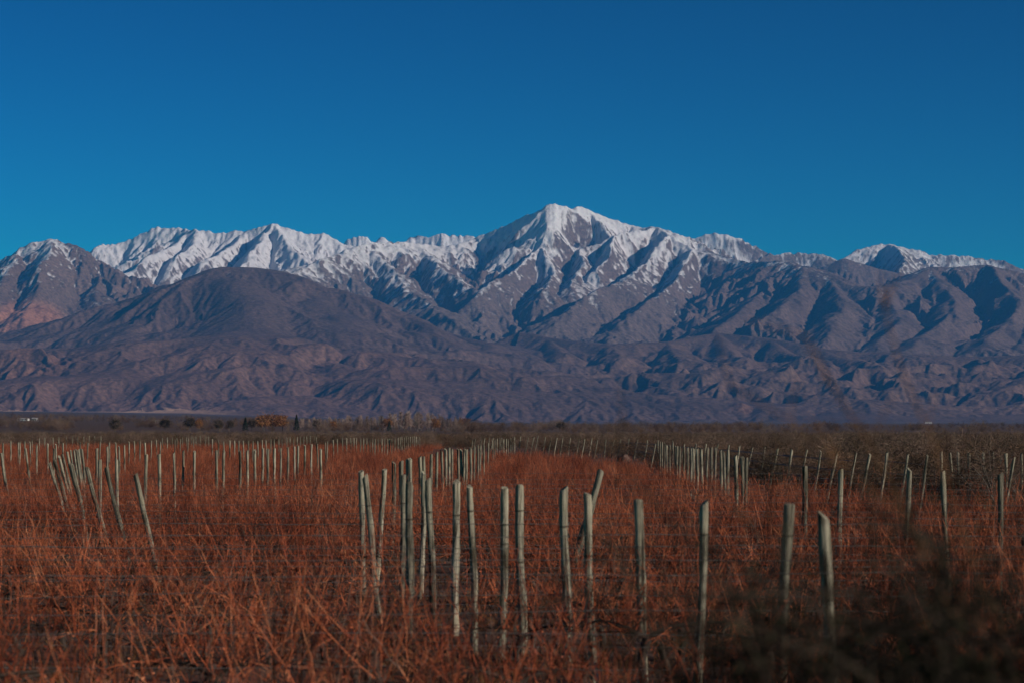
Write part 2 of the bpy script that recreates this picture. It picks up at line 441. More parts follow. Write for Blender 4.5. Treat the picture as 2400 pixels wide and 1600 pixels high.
    N = np.stack([gnx / nl, gny / nl, 1 / nl], -1).reshape(-1, 3)
    V = np.stack([X, Y, H2], -1).reshape(-1, 3)
    ny, nx = X.shape
    idx = np.arange(ny * nx).reshape(ny, nx)
    Q = np.stack([idx[:-1, :-1], idx[:-1, 1:], idx[1:, 1:], idx[1:, :-1]], -1).reshape(-1, 4)
    fo = own[:-1, :-1].reshape(-1)
    cflat = np.concatenate([np.clip(col, .02, .9), snow[..., None]], -1).reshape(-1, 4).astype(np.float32)
    for k, name in enumerate(owners):
        q = Q[fo == k]
        if not len(q): continue
        used, inv = np.unique(q, return_inverse=True)
        me = np_mesh(name, V[used], inv.reshape(-1, 4), None, mats, True)
        a = me.attributes.new('land', 'FLOAT_COLOR', 'POINT')
        a.data.foreach_set('color', cflat[used].ravel())
        me.normals_split_custom_set_from_vertices(N[used].tolist())
        tag(link(name, me), {'piedmont': 'pale brown alluvial fan below the foothills', 'snowy_peak': 'tallest snow covered peak with long spurs',
            'snow_ridge': 'white snow ridges along the skyline behind', 'bare_mountain': 'bare brown mountain with snowy tip at left',
            'broad_mountain': 'broad bare mountain range on the right', 'dark_hill': 'smooth dark rounded hill left of centre',
            'foothills': 'blue shadowed folded foothills under the right range', 'red_foothills': 'low reddish brown foothills at mountain base'}[name],
            {'piedmont': 'terrain'}.get(name, 'mountain' if 'hill' not in name else 'hill'), None, 'structure')

def mountain_material():
    m, n, l, b = mat_new('mountain_rock_and_snow')
    at = n.new('ShaderNodeAttribute'); at.attribute_name = 'land'
    geo = n.new('ShaderNodeNewGeometry')
    def noise(scale, det, rough=.6):
        x = n.new('ShaderNodeTexNoise'); x.inputs['Scale'].default_value = scale; x.inputs['Detail'].default_value = det
        x.inputs['Roughness'].default_value = rough
        l.new(geo.outputs['Position'], x.inputs['Vector']); return x
    n1 = noise(1 / 90., 6, .65); n2 = noise(1 / 28., 3); n3 = noise(1.0, 5, .62)
    mp = n.new('ShaderNodeMapping'); mp.inputs['Scale'].default_value = (1 / 34., 1 / 70., 1 / 150.)
    l.new(geo.outputs['Position'], mp.inputs['Vector']); l.new(mp.outputs[0], n3.inputs['Vector'])
    def math_(op, a, bb):
        x = n.new('ShaderNodeMath'); x.operation = op
        for i, s in enumerate((a, bb)):
            if isinstance(s, (int, float)): x.inputs[i].default_value = s
            else: l.new(s, x.inputs[i])
        return x.outputs[0]
    # snow breaks up into patches where there is little of it
    thr = math_('MULTIPLY_ADD', n3.outputs['Fac'], 1.7)
    thr.node.inputs[2].default_value = -.85
    s0 = math_('ADD', at.outputs['Alpha'], thr)
    mr = n.new('ShaderNodeMapRange'); mr.interpolation_type = 'SMOOTHSTEP'
    mr.inputs['From Min'].default_value = .22; mr.inputs['From Max'].default_value = .95
    l.new(s0, mr.inputs['Value'])
    keep = math_('GREATER_THAN', at.outputs['Alpha'], 0.01)
    sf = math_('MULTIPLY', mr.outputs[0], keep)
    var = n.new('ShaderNodeMapRange'); var.inputs['From Min'].default_value = .3; var.inputs['From Max'].default_value = .7
    var.inputs['To Min'].default_value = .58; var.inputs['To Max'].default_value = 1.42
    l.new(n2.outputs['Fac'], var.inputs['Value'])
    mul = n.new('ShaderNodeVectorMath'); mul.operation = 'SCALE'
    l.new(at.outputs['Color'], mul.inputs[0]); l.new(var.outputs[0], mul.inputs['Scale'])
    mix = n.new('ShaderNodeMix'); mix.data_type = 'RGBA'
    l.new(sf, mix.inputs['Factor']); l.new(mul.outputs[0], mix.inputs['A'])
    mix.inputs['B'].default_value = (.74, .705, .71, 1)
    l.new(mix.outputs['Result'], b.inputs['Base Color'])
    bp = n.new('ShaderNodeBump'); bp.inputs['Strength'].default_value = .75; bp.inputs['Distance'].default_value = 26.0
    l.new(n1.outputs['Fac'], bp.inputs['Height']); l.new(bp.outputs[0], b.inputs['Normal'])
    b.inputs['Roughness'].default_value = .95; b.inputs['Specular IOR Level'].default_value = .05
    return m

build_mountains(mountain_material())

# ---- ground sheet
def build_ground():
    m, n, l, b = mat_new('dry_soil')
    geo = n.new('ShaderNodeNewGeometry')
    a = n.new('ShaderNodeTexNoise'); a.inputs['Scale'].default_value = .35; a.inputs['Detail'].default_value = 6
    c = n.new('ShaderNodeTexNoise'); c.inputs['Scale'].default_value = 9; c.inputs['Detail'].default_value = 5
    for x in (a, c): l.new(geo.outputs['Position'], x.inputs['Vector'])
    r1 = ramp(n, [(.3, (.050, .030, .021)), (.5, (.095, .060, .045)), (.72, (.19, .13, .105))])
    l.new(a.outputs['Fac'], r1.inputs[0])
    r2 = ramp(n, [(.3, (.55, .5, .48)), (.7, (1.25, 1.2, 1.15))]); l.new(c.outputs['Fac'], r2.inputs[0])
    mx = n.new('ShaderNodeMix'); mx.data_type = 'RGBA'; mx.blend_type = 'MULTIPLY'; mx.inputs['Factor'].default_value = 1
    l.new(r1.outputs[0], mx.inputs['A']); l.new(r2.outputs[0], mx.inputs['B']); l.new(mx.outputs['Result'], b.inputs['Base Color'])
    bp = n.new('ShaderNodeBump'); bp.inputs['Strength'].default_value = .8; bp.inputs['Distance'].default_value = .05
    l.new(c.outputs['Fac'], bp.inputs['Height']); l.new(bp.outputs[0], b.inputs['Normal'])
    ys = np.concatenate([[-3000, -1000, -300, -100, -40], np.arange(-20, 80, 2.0), np.geomspace(80, 34000, 110)])
    us = np.linspace(-1, 1, 121); us = us * (0.25 + .75 * us ** 2)
    Uq, Yq = np.meshgrid(us, ys)
    Xq = Uq * (120 + np.clip(np.abs(Yq), 0, 40000) * .62)
    Z = ground_z(Xq, Yq) + np.where((Yq < 300) & (np.abs(Xq) < 80), .05 * fbm(Xq / 3.1, Yq / 3.1, 3, 5), 0)
    ny, nx = Xq.shape
    idx = np.arange(ny * nx).reshape(ny, nx)
    Q = np.stack([idx[:-1, :-1], idx[:-1, 1:], idx[1:, 1:], idx[1:, :-1]], -1).reshape(-1, 4)
    g = link('ground', np_mesh('ground', np.stack([Xq, Yq, Z], -1).reshape(-1, 3), Q, None, m, True))
    tag(g, 'dry pinkish brown soil of the vineyard and valley floor', 'ground', None, 'structure')
build_ground()

# ---- haze: the air between here and the mountains
def build_haze():
    mb = MB(); mb.box(-23500, 23500, -3400, 37000, -1.2, 3000)
    m = bpy.data.materials.new('haze_air'); m.use_nodes = True
    n = m.node_tree.nodes; n.clear()
    o = n.new('ShaderNodeOutputMaterial'); pv = n.new('ShaderNodeVolumePrincipled')
    pv.inputs['Color'].default_value = (*HAZE_COLOR, 1)
    pv.inputs['Density'].default_value = HAZE_DENSITY
    pv.inputs['Anisotropy'].default_value = 0.0
    m.node_tree.links.new(pv.outputs[0], o.inputs['Volume'])
    tag(mb.build('haze', m), 'pale blue haze in the air before the mountains', 'haze', None, 'stuff')
build_haze()
# ================================================================== THE VINEYARD
def at(px, d):
    """ground x of a thing seen at photo column px and distance d"""
    return (px - 1200.0) / F * d

# ---- posts ---------------------------------------------------------------
def post_material():
    m, n, l, b = mat_new('weathered_post_wood')
    tc = n.new('ShaderNodeTexCoord'); mp = n.new('ShaderNodeMapping'); mp.inputs['Scale'].default_value = (26, 26, 2.2)
    oi = n.new('ShaderNodeObjectInfo')
    off = n.new('ShaderNodeVectorMath'); off.operation = 'ADD'
    l.new(tc.outputs['Object'], off.inputs[0]); l.new(oi.outputs['Random'], off.inputs[1])
    l.new(off.outputs[0], mp.inputs['Vector'])
    a = n.new('ShaderNodeTexNoise'); a.inputs['Scale'].default_value = 1.0; a.inputs['Detail'].default_value = 6; a.inputs['Roughness'].default_value = .65
    l.new(mp.outputs[0], a.inputs['Vector'])
    k = n.new('ShaderNodeTexNoise'); k.inputs['Scale'].default_value = 5.0; k.inputs['Detail'].default_value = 3
    l.new(off.outputs[0], k.inputs['Vector'])
    r = ramp(n, [(.33, (.035, .030, .024)), (.42, (.145, .127, .098)), (.52, (.31, .275, .215)), (.68, (.42, .375, .30)), (.82, (.54, .475, .38))])
    l.new(a.outputs['Fac'], r.inputs[0])
    r2 = ramp(n, [(.34, (.34, .31, .27)), (.47, (.85, .84, .80)), (.66, (1.12, 1.1, 1.0))]); l.new(k.outputs['Fac'], r2.inputs[0])
    mx = n.new('ShaderNodeMix'); mx.data_type = 'RGBA'; mx.blend_type = 'MULTIPLY'; mx.inputs['Factor'].default_value = 1
    l.new(r.outputs[0], mx.inputs['A']); l.new(r2.outputs[0], mx.inputs['B'])
    hv = n.new('ShaderNodeHueSaturation'); mrv = n.new('ShaderNodeMapRange')
    mrv.inputs['To Min'].default_value = .62; mrv.inputs['To Max'].default_value = 1.25
    l.new(oi.outputs['Random'], mrv.inputs['Value']); l.new(mrv.outputs[0], hv.inputs['Value'])
    l.new(mx.outputs['Result'], hv.inputs['Color']); l.new(hv.outputs[0], b.inputs['Base Color'])
    bp = n.new('ShaderNodeBump'); bp.inputs['Strength'].default_value = 1.0; bp.inputs['Distance'].default_value = .03
    l.new(a.outputs['Fac'], bp.inputs['Height']); l.new(bp.outputs[0], b.inputs['Normal'])
    return m
M_POST = post_material()

def post_mesh(seed, sides=10, rings=14, bend=.02, rad=.05):
    """a round pole of height 1 (scaled later), slightly crooked, knobbly, sawn off at the top with a worn edge"""
    g = np.random.default_rng(seed)
    z = np.linspace(-.15, 1.0, rings)
    ph = g.uniform(0, 6.28, 6)
    cx = bend * (np.sin(z * 3.3 + ph[0]) + .5 * np.sin(z * 7.7 + ph[1]) - np.sin(ph[0]) - .5 * np.sin(ph[1]))
    cy = bend * (np.sin(z * 2.9 + ph[2]) + .5 * np.sin(z * 6.9 + ph[3]) - np.sin(ph[2]) - .5 * np.sin(ph[3]))
    th = np.arange(sides) * 2 * math.pi / sides; tilt = g.uniform(.002, .022)
    V = []
    for i, zz in enumerate(z):
        rr = rad * (1.07 - .14 * max(zz, 0)) * (1 + .05 * math.sin(zz * 11 + ph[4])) * (1 + .11 * g.normal(size=sides) * .6)
        V += [(cx[i] + rr[k] * math.cos(t), cy[i] + rr[k] * math.sin(t), zz + (.5 * tilt * math.cos(t + ph[5]) if i == rings - 1 else 0)) for k, t in enumerate(th)]
    rr = rad * .86
    V += [(cx[-1] + rr * math.cos(t), cy[-1] + rr * math.sin(t), 1.006 + tilt * math.cos(t + ph[5])) for t in th]
    R_ = rings + 1
    q = [(i * sides + k, i * sides + (k + 1) % sides, (i + 1) * sides + (k + 1) % sides, (i + 1) * sides + k) for i in range(R_ - 1) for k in range(sides)]
    c = (R_ - 1) * sides
    t = [(c, c + k, c + k + 1) for k in range(1, sides - 1)]
    me = np_mesh('post', V, q, t, M_POST, True)
    sm = np.ones(len(me.polygons), bool); sm[-(sides - 2):] = False; sm[(R_ - 2) * sides:(R_ - 1) * sides] = False
    me.polygons.foreach_set('use_smooth', sm)
    return me
POST_FAR = [post_mesh(100 + k, 8, 8, .012) for k in range(8)]

def post(x, d, H, lean, label, group, mesh=None, leany=0.0, fat=1.0):
    """lean: sideways run per metre of height (+ leans right); x is where the TOP stands"""
    o = link('vineyard_post', mesh or random.choice(POST_FAR))
    o.scale = (fat, fat, H)
    o.rotation_mode = 'YXZ'
    o.rotation_euler = (math.atan(-leany), math.atan(lean), 0)
    # keep the spin of the pole about its own axis different from its neighbours
    hcos = H * math.cos(math.atan(lean))
    o.location = (x - H * math.sin(math.atan(lean)), d, 0.0)
    return tag(o, label, 'post', group)

def by_top(py, H): return (CAMZ - H) * F / max(py - HOR, 3.0)

M_TIE = mat_simple('rusty_tie_wire', [(.3, (.02, .014, .011)), (.7, (.07, .045, .033))], 20)
_m = MB()
for _k in range(3):
    _a = np.linspace(0, 2 * math.pi, 13); _m.tube(np.stack([.0545 * np.cos(_a), .0545 * np.sin(_a), .004 * _k - .004 + .004 * np.sin(_a + _k)], 1), .0015, 4)
TIE = _m.mesh('wire_tie', M_TIE)
POSTS = []       # (x, d) of every post, for wires and vines
def line(items, H, lean, lab, group, jit=.03, dmax=330, meshes=None, fat=1.0):
    items = sorted(items)
    for k, it in enumerate(items):
        px, py = it[0], it[1]
        ln = it[2] if len(it) > 2 else lean + random.uniform(-jit, jit)
        h = H + random.uniform(-.03, .03)
        d = min(by_top(py, H), dmax)
        d = d * (1 + random.uniform(-.004, .004))
        h = CAMZ - (py - HOR) * d / F
        post(at(px, d), d, h, ln, lab(k + 1, len(items)), group, None if meshes is None else post_mesh(300 + k * 7 + len(POSTS), 14, 22, .016), 0, fat * random.uniform(.72, .98))
        POSTS.append((at(px, d) - ln * h, d))
        if meshes and d < 34 and px > 600:
            po = C.objects[-1]
            for zt in random.sample((.58, .8, 1.0, 1.22, 1.42, 1.55), 2):
                po_tie = link('wire_tie', TIE, po); po_tie.location = (0, 0, zt / h); po_tie.scale = (1, 1, 1 / h)
                bend = po.data.vertices; ring = [v.co for v in bend if abs(v.co.z - zt / h) < .035]
                if ring: po_tie.location.x = sum(c.x for c in ring) / len(ring); po_tie.location.y = sum(c.y for c in ring) / len(ring)

def r4(l): return [(a / 2.94, 920 + b / 2.94, *c) for a, b, *c in l]
def r5(l): return [(800 + a / 2.94, 920 + b / 2.94, *c) for a, b, *c in l]
def r6(l): return [(1600 + a / 2.94, 920 + b / 2.94, *c) for a, b, *c in l]

# foreground line: lower right to centre left (column, top row, lean)
near = [(1924,1211,-.055),(1839,1182,.03),(1645,1180,.018),(1505,1172,-.012),(1382,1158,-.022),(1326,1146,-.006),(1223,1141,-.004),(1177,1144,0.0),
        (1102,1141,-.025),(1077,1130,.028),(1008,1125,-.022),(990,1108,.014),(963,1136,.02),(950,1113,.03),(901,1100,.075),(852,1116,-.11),(843,1105,-.03)]
line(near, 1.80, 0, lambda k, n: f'weathered grey post, {ordinal(n + 1 - k)} from the right in the large foreground line', 'posts of the foreground line', meshes=True)
o = post(at(1406, 33), 33, CAMZ - (1093 - HOR) * 33 / F, .27, 'thick post leaning right behind the foreground line, clear above the vines', 'single leaning posts', post_mesh(777, 14, 20, .012), 0, 1.05)
# middle line running away from the viewer
mid = [(921,1084),(939,1081)] + r5([(452,458),(470,458),(540,445),(566,442),(618,425),(664,410),(694,402),(715,390),(742,380),(766,388),(800,388),(820,392),(843,392),(860,392),(888,380),(915,375),(940,362),(962,360),(985,362),(1012,345),(1040,330),(1055,325),(1075,315),(1090,310),(1105,308),(1120,315),(1135,318),(1150,315),(1165,312),(1180,305),(1195,302)])
line(mid, 1.80, 0, lambda k, n: f'grey post, {ordinal(k)} from the left in the middle line running towards the peak', 'posts of the middle line', .02)
# line right of the middle
rt = r5([(2180,328),(2195,335),(2210,340),(2225,345),(2245,360),(2260,362),(2282,332),(2300,368),(2317,370),(2335,372)]) + r6([(12,375),(35,378),(60,380),(78,382),(100,385),(132,385),(168,380),(196,378),(225,378),(262,395),(288,405),(312,398),(365,435),(404,445),(445,450)])
line(rt, 1.80, 0, lambda k, n: f'grey post, {ordinal(k)} from the left in the crowded line right of centre', 'posts of the right line', .02)
# leaning fence between the vineyard and the scrub
fence = r5([(905,318),(925,316),(968,312),(990,310),(1020,308),(1045,308),(1235,300),(1290,305),(1327,300),(1355,293),(1405,303),(1445,305),(1485,308),(1525,303),(1580,308),(1638,318),(1677,318),(1727,312),(1768,318),(1825,320),(1880,316),(1927,315),(1982,315),(2043,320),(2110,325),(2165,345)]) + \
        r6([(12,345),(90,348),(160,350),(242,350),(318,357),(392,365),(480,368),(562,373),(655,380),(758,388),(852,390),(948,398),(1060,408),(1190,412),(1285,415),(1410,408),(1552,420),(1680,428)])
FH = 1.72
line(fence, FH, .17, lambda k, n: f'slanting grey post, {ordinal(k)} from the left in the leaning line before the scrub', 'leaning posts before the scrub', .05, 230)
rfar = r6([(1780,408),(1845,412,-.1),(1902,410),(1978,415),(2068,415),(2137,415),(2225,420),(2280,440,.16),(2335,418)])
line(rfar, FH, 0, lambda k, n: f'grey post, {ordinal(k)} of the row behind the dark bush at the right edge', 'posts behind the dark bush', .03)
rnear = r6([(850,510,0),(1088,532,.03),(1555,530,.05),(1800,545,-.04),(2185,562,0)])
line(rnear, 1.80, 0, lambda k, n: f'tall grey post, {ordinal(k)} from the left among five standing apart at right', 'five separate posts at right', .03)
# far left lines
fl = r4([(22,345),(72,335),(124,340),(137,340),(170,332),(205,340),(221,320),(257,357),(270,315),(310,308),(325,352),(364,310),(383,355),(404,308),(436,347),(455,307),(498,300),(535,300),(550,340),(576,302),(603,345),(614,298),(652,296),(688,342),(695,300),(752,342),(795,345),(860,362),(888,338),(924,335),(963,332),(998,345),(1042,330),(1078,322),(1103,338),(1117,312),(1152,308),(1187,308),(1205,325),(1218,310),(1241,318),(1258,303),(1284,305),(1295,315),(1320,302),(1336,308),(1350,298),(1378,298),(1416,303),(1438,298),(1462,320),(1504,325),(1540,335),(1581,330),(1615,330),(1647,332),(1678,330),(1710,330),(1742,335),(1777,332),(1806,325),(1834,325),(1866,320),(1890,320),(1923,315),(1943,308),(1975,308),(1997,308),(2023,305),(2047,305),(2070,303),(2093,300),(2114,300),(2136,298),(2166,297),(2181,305)])
line(fl, 1.80, 0, lambda k, n: f'thin pale post, {ordinal(k)} from the left in the farthest rows at left', 'farthest posts at left', .02)
fc = r5([(8,310),(35,312),(65,312),(88,312),(102,312),(132,315),(152,315),(175,313),(198,315),(213,315),(230,318),(252,315),(278,316),(297,316),(317,316),(333,317),(346,317),(368,313),(390,310),(405,306),(418,303),(433,300),(446,301),(460,301),(475,302),(490,302),(503,302),(515,303),(527,303),(540,303)])
line(fc, 1.80, 0, lambda k, n: f'thin pale post, {ordinal(k)} from the left in the evenly spaced far line left of centre', 'far line of even posts', .015)
ml = r4([(376,385),(664,385),(738,372),(818,370),(695,465),(808,455),(1003,432),(1095,425),(1197,415),(1262,402),(1336,405),(1487,403),(1538,403),(1653,402),(1702,400),(1752,395),(1810,385),(1843,390),(1895,385),(1933,380),(1984,375),(2028,372),(2058,367),(2099,362),(2143,357),(2187,350),(2206,390),(2243,340),(2258,335),(2295,325),(2325,318)])
line(ml, 1.80, 0, lambda k, n: f'grey post, {ordinal(k)} from the left in the nearer line at left rising from red vines', 'nearer posts at left', .025)
clump = r4([(350,462,-.27),(385,442,-.25),(412,425,-.25),(436,412,-.22),(462,398,-.2),(487,390,-.18),(508,390,-.15),(527,390,-.14),(543,389,-.12),(558,388,-.1),(490,481,-.2),(605,496,-.26),(740,506,-.23),(930,546,-.22),(2,410,-.18),(182,382,-.12)])
line(clump, 1.80, 0, lambda k, n: f'thick post leaning left, {ordinal(k)} from the left in the tilted cluster at left', 'tilted posts at left', .0, meshes=True)

# ---- vines ---------------------------------------------------------------
M_CANE = mat_simple('rust_red_cane', [(.25, (.085, .019, .012)), (.42, (.26, .056, .025)), (.58, (.46, .112, .045)), (.8, (.64, .24, .115))], 5.0, .35, .55)
M_CANE_DARK = mat_simple('dark_cane', [(.3, (.030, .013, .010)), (.5, (.085, .034, .022)), (.75, (.20, .12, .09))], 6.0, .3, .8)
M_TRUNK = mat_simple('dark_vine_bark', [(.3, (.022, .016, .013)), (.7, (.085, .06, .047))], 30, .2, .95, .6, (1, 1, .25))
def cane_path(g, p, d, L, k=6, droop=.5, wig=.10):
    pts = [p]; d = d / np.linalg.norm(d); s = L / (k - 1)
    for i in range(k - 1):
        d = d + g.normal(size=3) * wig + np.array([0, 0, -droop * s * .6])
        d = d / np.linalg.norm(d); p = p + d * s; pts.append(p)
    return np.array(pts)

def vine_meshes(seed):
    g = np.random.default_rng(seed)
    tr = MB(); ca = MB(); cd = MB()
    h = g.uniform(.42, .58)
    tp = np.array([[0, 0, -.06], [g.normal() * .03, g.normal() * .02, h * .35], [g.normal() * .05, g.normal() * .03, h * .7], [g.normal() * .05, g.normal() * .03, h]])
    tr.tube(tp, [.052, .040, .036, .046], 7)
    arms = []
    for sx in (-1, 1):
        a = np.array([tp[-1], tp[-1] + [sx * .18, g.normal() * .03, .09], tp[-1] + [sx * .42, g.normal() * .04, .12 + g.normal() * .03], tp[-1] + [sx * .68, g.normal() * .05, .11 + g.normal() * .04]])
        tr.tube(a, [.030, .019, .013, .008], 6); arms.append(a)
    def woody(p, d, L, k, droop):
        pts = [p]; d = d / np.linalg.norm(d); st_ = L / (k - 1); kink = g.normal(size=3) * .13
        for i in range(k - 1):
            d = d + kink * (1 if i % 2 else -1) + g.normal(size=3) * .06 + np.array([0, 0, -droop * st_])
            d = d / np.linalg.norm(d); p = p + d * st_ * g.uniform(.8, 1.2); pts.append(p)
        q = np.array(pts); q[:, 2] = np.maximum(q[:, 2], .03); return q
    full = g.uniform(.55, 1.2)
    for _ in range(int(56 * full)):
        a = arms[g.integers(2)]; t = g.uniform(0, 2.99); i = int(t); p = a[i] + (a[i + 1] - a[i]) * (t - i)
        low = g.random() < .10
        if low:
            d = np.array([g.normal() * 1.0, g.normal() * .9, g.uniform(-.6, .4)]); L = g.uniform(.25, .7); dr = .7
        else:
            d = np.array([g.normal() * .50, g.normal() * .40, 1.0]); L = g.uniform(.22, 1.0) * (1.25 if g.random() < .15 else .85); dr = g.uniform(-.2, .12)
        path = woody(p, d, L, 7, dr)
        r0 = g.uniform(.0028, .0062); dk = g.random() < .36
        mb_ = cd if dk else ca
        mb_.tube(path, np.linspace(r0, r0 * .5, 7), 3)
        for _k in range(g.integers(5, 11)):
            j = g.integers(1, 7); d2 = (path[j] - path[j - 1]) / np.linalg.norm(path[j] - path[j - 1]) + g.normal(size=3) * 1.0
            mb_.tube(woody(path[j], d2, g.uniform(.05, .20), 4, .1), [.0021, .0018, .0015, .0011], 3)
    for _ in range(g.integers(0, 3)):                       # a few long whips
        a = arms[g.integers(2)]; p = a[g.integers(0, 4)]
        ca.tube(woody(p, np.array([g.normal() * .45, g.normal() * .25, 1.0]), g.uniform(.9, 1.3), 9, g.uniform(.0, .3)), np.linspace(.0052, .0022, 9), 4)
    lc = np.stack([g.normal(size=60) * .4, g.normal(size=60) * .22, g.uniform(.1, 1.0, 60)], 1)
    ca.leaves(lc, .020, g)
    me = ca.mesh('canes', M_CANE)
    q1, q2 = np.concatenate(ca.q), np.concatenate(cd.q) + ca.n
    me = np_mesh('canes', np.concatenate(ca.v + cd.v), np.concatenate([q1, q2]), None, M_CANE)
    me.materials.append(M_CANE_DARK)                        # a random share of the canes is darker, for contrast
    me.polygons.foreach_set('material_index', np.concatenate([np.zeros(len(q1), np.int32), np.ones(len(q2), np.int32)]))
    return tr.mesh('trunk', M_TRUNK, True), me
VINES = [vine_meshes(500 + k) for k in range(8)]

def fence_x(d):
    """where the vineyard ends on the right at distance d"""
    return np.interp(d, [0, 60, 75, 90, 120, 160, 200, 230], [30, 15.5, 10.8, 8.5, 7.2, 6.4, 4.5, 1.5])
spots = []
row = 0
d = 10.6
while d < 285:
    hw = .222 * d + 1.5
    x = -hw + random.uniform(0, 1); row += 1; nth = 0; cut = [0, 0]
    while x < min(hw, fence_x(d * 1.2 + 9) if d < 185 else -8):
        lane = (-.03 * d - 5.5 < x < -.03 * d - 3.0) and d > 215
        blocked = any(abs(x - pxx * d / pd) < .36 and pd - 6 < d < pd + .3 for pxx, pd in POSTS[:17]) and random.random() < .8
        if not lane and not blocked and random.random() > (.10 if d < 20 else .06):
            vx = x + random.uniform(-.2, .2)
            if abs(vx) < .2118 * d: nth += 1; where = f'{ordinal(nth)} from the left in the {ordinal(row)} vine row from the front'
            else:
                cut[vx > 0] += 1; where = f'{ordinal(cut[vx > 0])} one cut off at the {"left" if vx < 0 else "right"} edge in vine row {ordinal(row)} from front'
            spots.append((vx, d + random.uniform(-.18, .18), where))
        x += 1.18
    d += 2.0 if d < 120 else 2.5
spots.sort(key=lambda s: s[1])
NEARV = spots[:300]
for k, (x, y, where) in enumerate(NEARV):
    tm, cm = VINES[k % 8]
    e = link('grapevine', None, None, (x, y, 0), (0, 0, random.choice((0, math.pi)) + random.uniform(-.25, .25)), None)
    sc = random.uniform(.82, 1.08) * (.93 if y < 21 else .95)
    e.scale = (sc, sc, sc * random.uniform(.9, 1.1))
    e.empty_display_size = .2
    tag(e, 'leafless grapevine, ' + where, 'grapevine', 'grapevines of the nearer rows')
    link('trunk', tm, e); tag(link('canes', cm, e), kind='stuff')
CANE_SRC = [o for o in C.objects if o.name.startswith('canes')][:8]

def scatter(name, pts, scales, sources, label, cat, seed=0, tilt=0.0):
    """one uncountable mass: points that carry copies of the source meshes"""
    pts = np.asarray(pts, np.float32)
    me = bpy.data.meshes.new(name); me.vertices.add(len(pts)); me.vertices.foreach_set('co', pts.ravel())
    a = me.attributes.new('size', 'FLOAT', 'POINT'); a.data.foreach_set('value', np.asarray(scales, np.float32))
    a = me.attributes.new('spin', 'FLOAT', 'POINT'); a.data.foreach_set('value', np.random.default_rng(seed).uniform(0, 6.283, len(pts)).astype(np.float32))
    a = me.attributes.new('pick', 'INT', 'POINT'); a.data.foreach_set('value', np.random.default_rng(seed + 1).integers(0, len(sources), len(pts)).astype(np.int32))
    o = link(name, me)
    ng = bpy.data.node_groups.new(name, 'GeometryNodeTree')
    ng.interface.new_socket('Geometry', in_out='INPUT', socket_type='NodeSocketGeometry')
    ng.interface.new_socket('Geometry', in_out='OUTPUT', socket_type='NodeSocketGeometry')
    n, l = ng.nodes, ng.links
    gi = n.new('NodeGroupInput'); go = n.new('NodeGroupOutput')
    jg = n.new('GeometryNodeGeometryToInstance')
    for s in reversed(sources):
        oi = n.new('GeometryNodeObjectInfo'); oi.inputs['Object'].default_value = s; oi.transform_space = 'ORIGINAL'
        l.new(oi.outputs['Geometry'], jg.inputs[0])
    def attr(nm, typ):
        x = n.new('GeometryNodeInputNamedAttribute'); x.data_type = typ; x.inputs['Name'].default_value = nm; return x
    iop = n.new('GeometryNodeInstanceOnPoints'); iop.inputs['Pick Instance'].default_value = True
    mv = n.new('GeometryNodeMeshToPoints')
    l.new(gi.outputs[0], mv.inputs[0]); l.new(mv.outputs[0], iop.inputs['Points'])
    l.new(jg.outputs[0], iop.inputs['Instance'])
    l.new(attr('pick', 'INT').outputs['Attribute'], iop.inputs['Instance Index'])
    cx = n.new('ShaderNodeCombineXYZ'); l.new(attr('spin', 'FLOAT').outputs['Attribute'], cx.inputs['Z'])
    e2r = n.new('FunctionNodeEulerToRotation'); l.new(cx.outputs[0], e2r.inputs[0]); l.new(e2r.outputs[0], iop.inputs['Rotation'])
    l.new(attr('size', 'FLOAT').outputs['Attribute'], iop.inputs['Scale'])
    l.new(iop.outputs[0], go.inputs[0])
    md = o.modifiers.new('scatter', 'NODES'); md.node_group = ng
    return tag(o, label, cat, None, 'stuff')
farv = spots[300:]
scatter('far_vines', [(x, y, 0) for x, y, _ in farv], [random.uniform(.62, .84) for _ in farv], CANE_SRC, 'sea of rust red vine canes filling the farther vineyard rows', 'vines', 3)

# ---- trellis wires along the rows ------------------------------------------
M_WIRE = mat_simple('dull_steel_wire', [(.3, (.03, .028, .028)), (.7, (.20, .19, .185))], 20, 0, .6)
def wire(pts, r, label, group):
    mb = MB(); mb.tube(pts, r, 4)
    tag(mb.build('trellis_wire', M_WIRE), label, 'wire', group)
for rk, d in enumerate((16.6, 18.6, 20.6, 22.7, 25.2, 27.4, 29.4, 32.6, 36.6, 40.8, 45, 50, 56)):
    hw = .23 * d + 1
    for zn, z in (('lowest', .58), ('middle', 1.0), ('top', 1.42)):
        xs = np.arange(-hw, hw + .1, 1.5)
        wire([(x, d + random.uniform(-.02, .02), z + random.uniform(-.025, .025)) for x in xs], .003, f'{zn} steel wire of the {ordinal(rk + 1)} wired vine row from the front', 'trellis wires of the near rows')
fx = sorted([(at(px, min(by_top(py, FH), 230)), min(by_top(py, FH), 230)) for px, py in fence[6:]])
for zn, z in (('lowest', .75), ('middle', 1.1), ('top', 1.45)):
    wire([(x - (FH - z) * .17, y, z) for x, y in fx], .004, f'{zn} long wire strung along the leaning posts before the scrub', 'wires of the leaning fence')

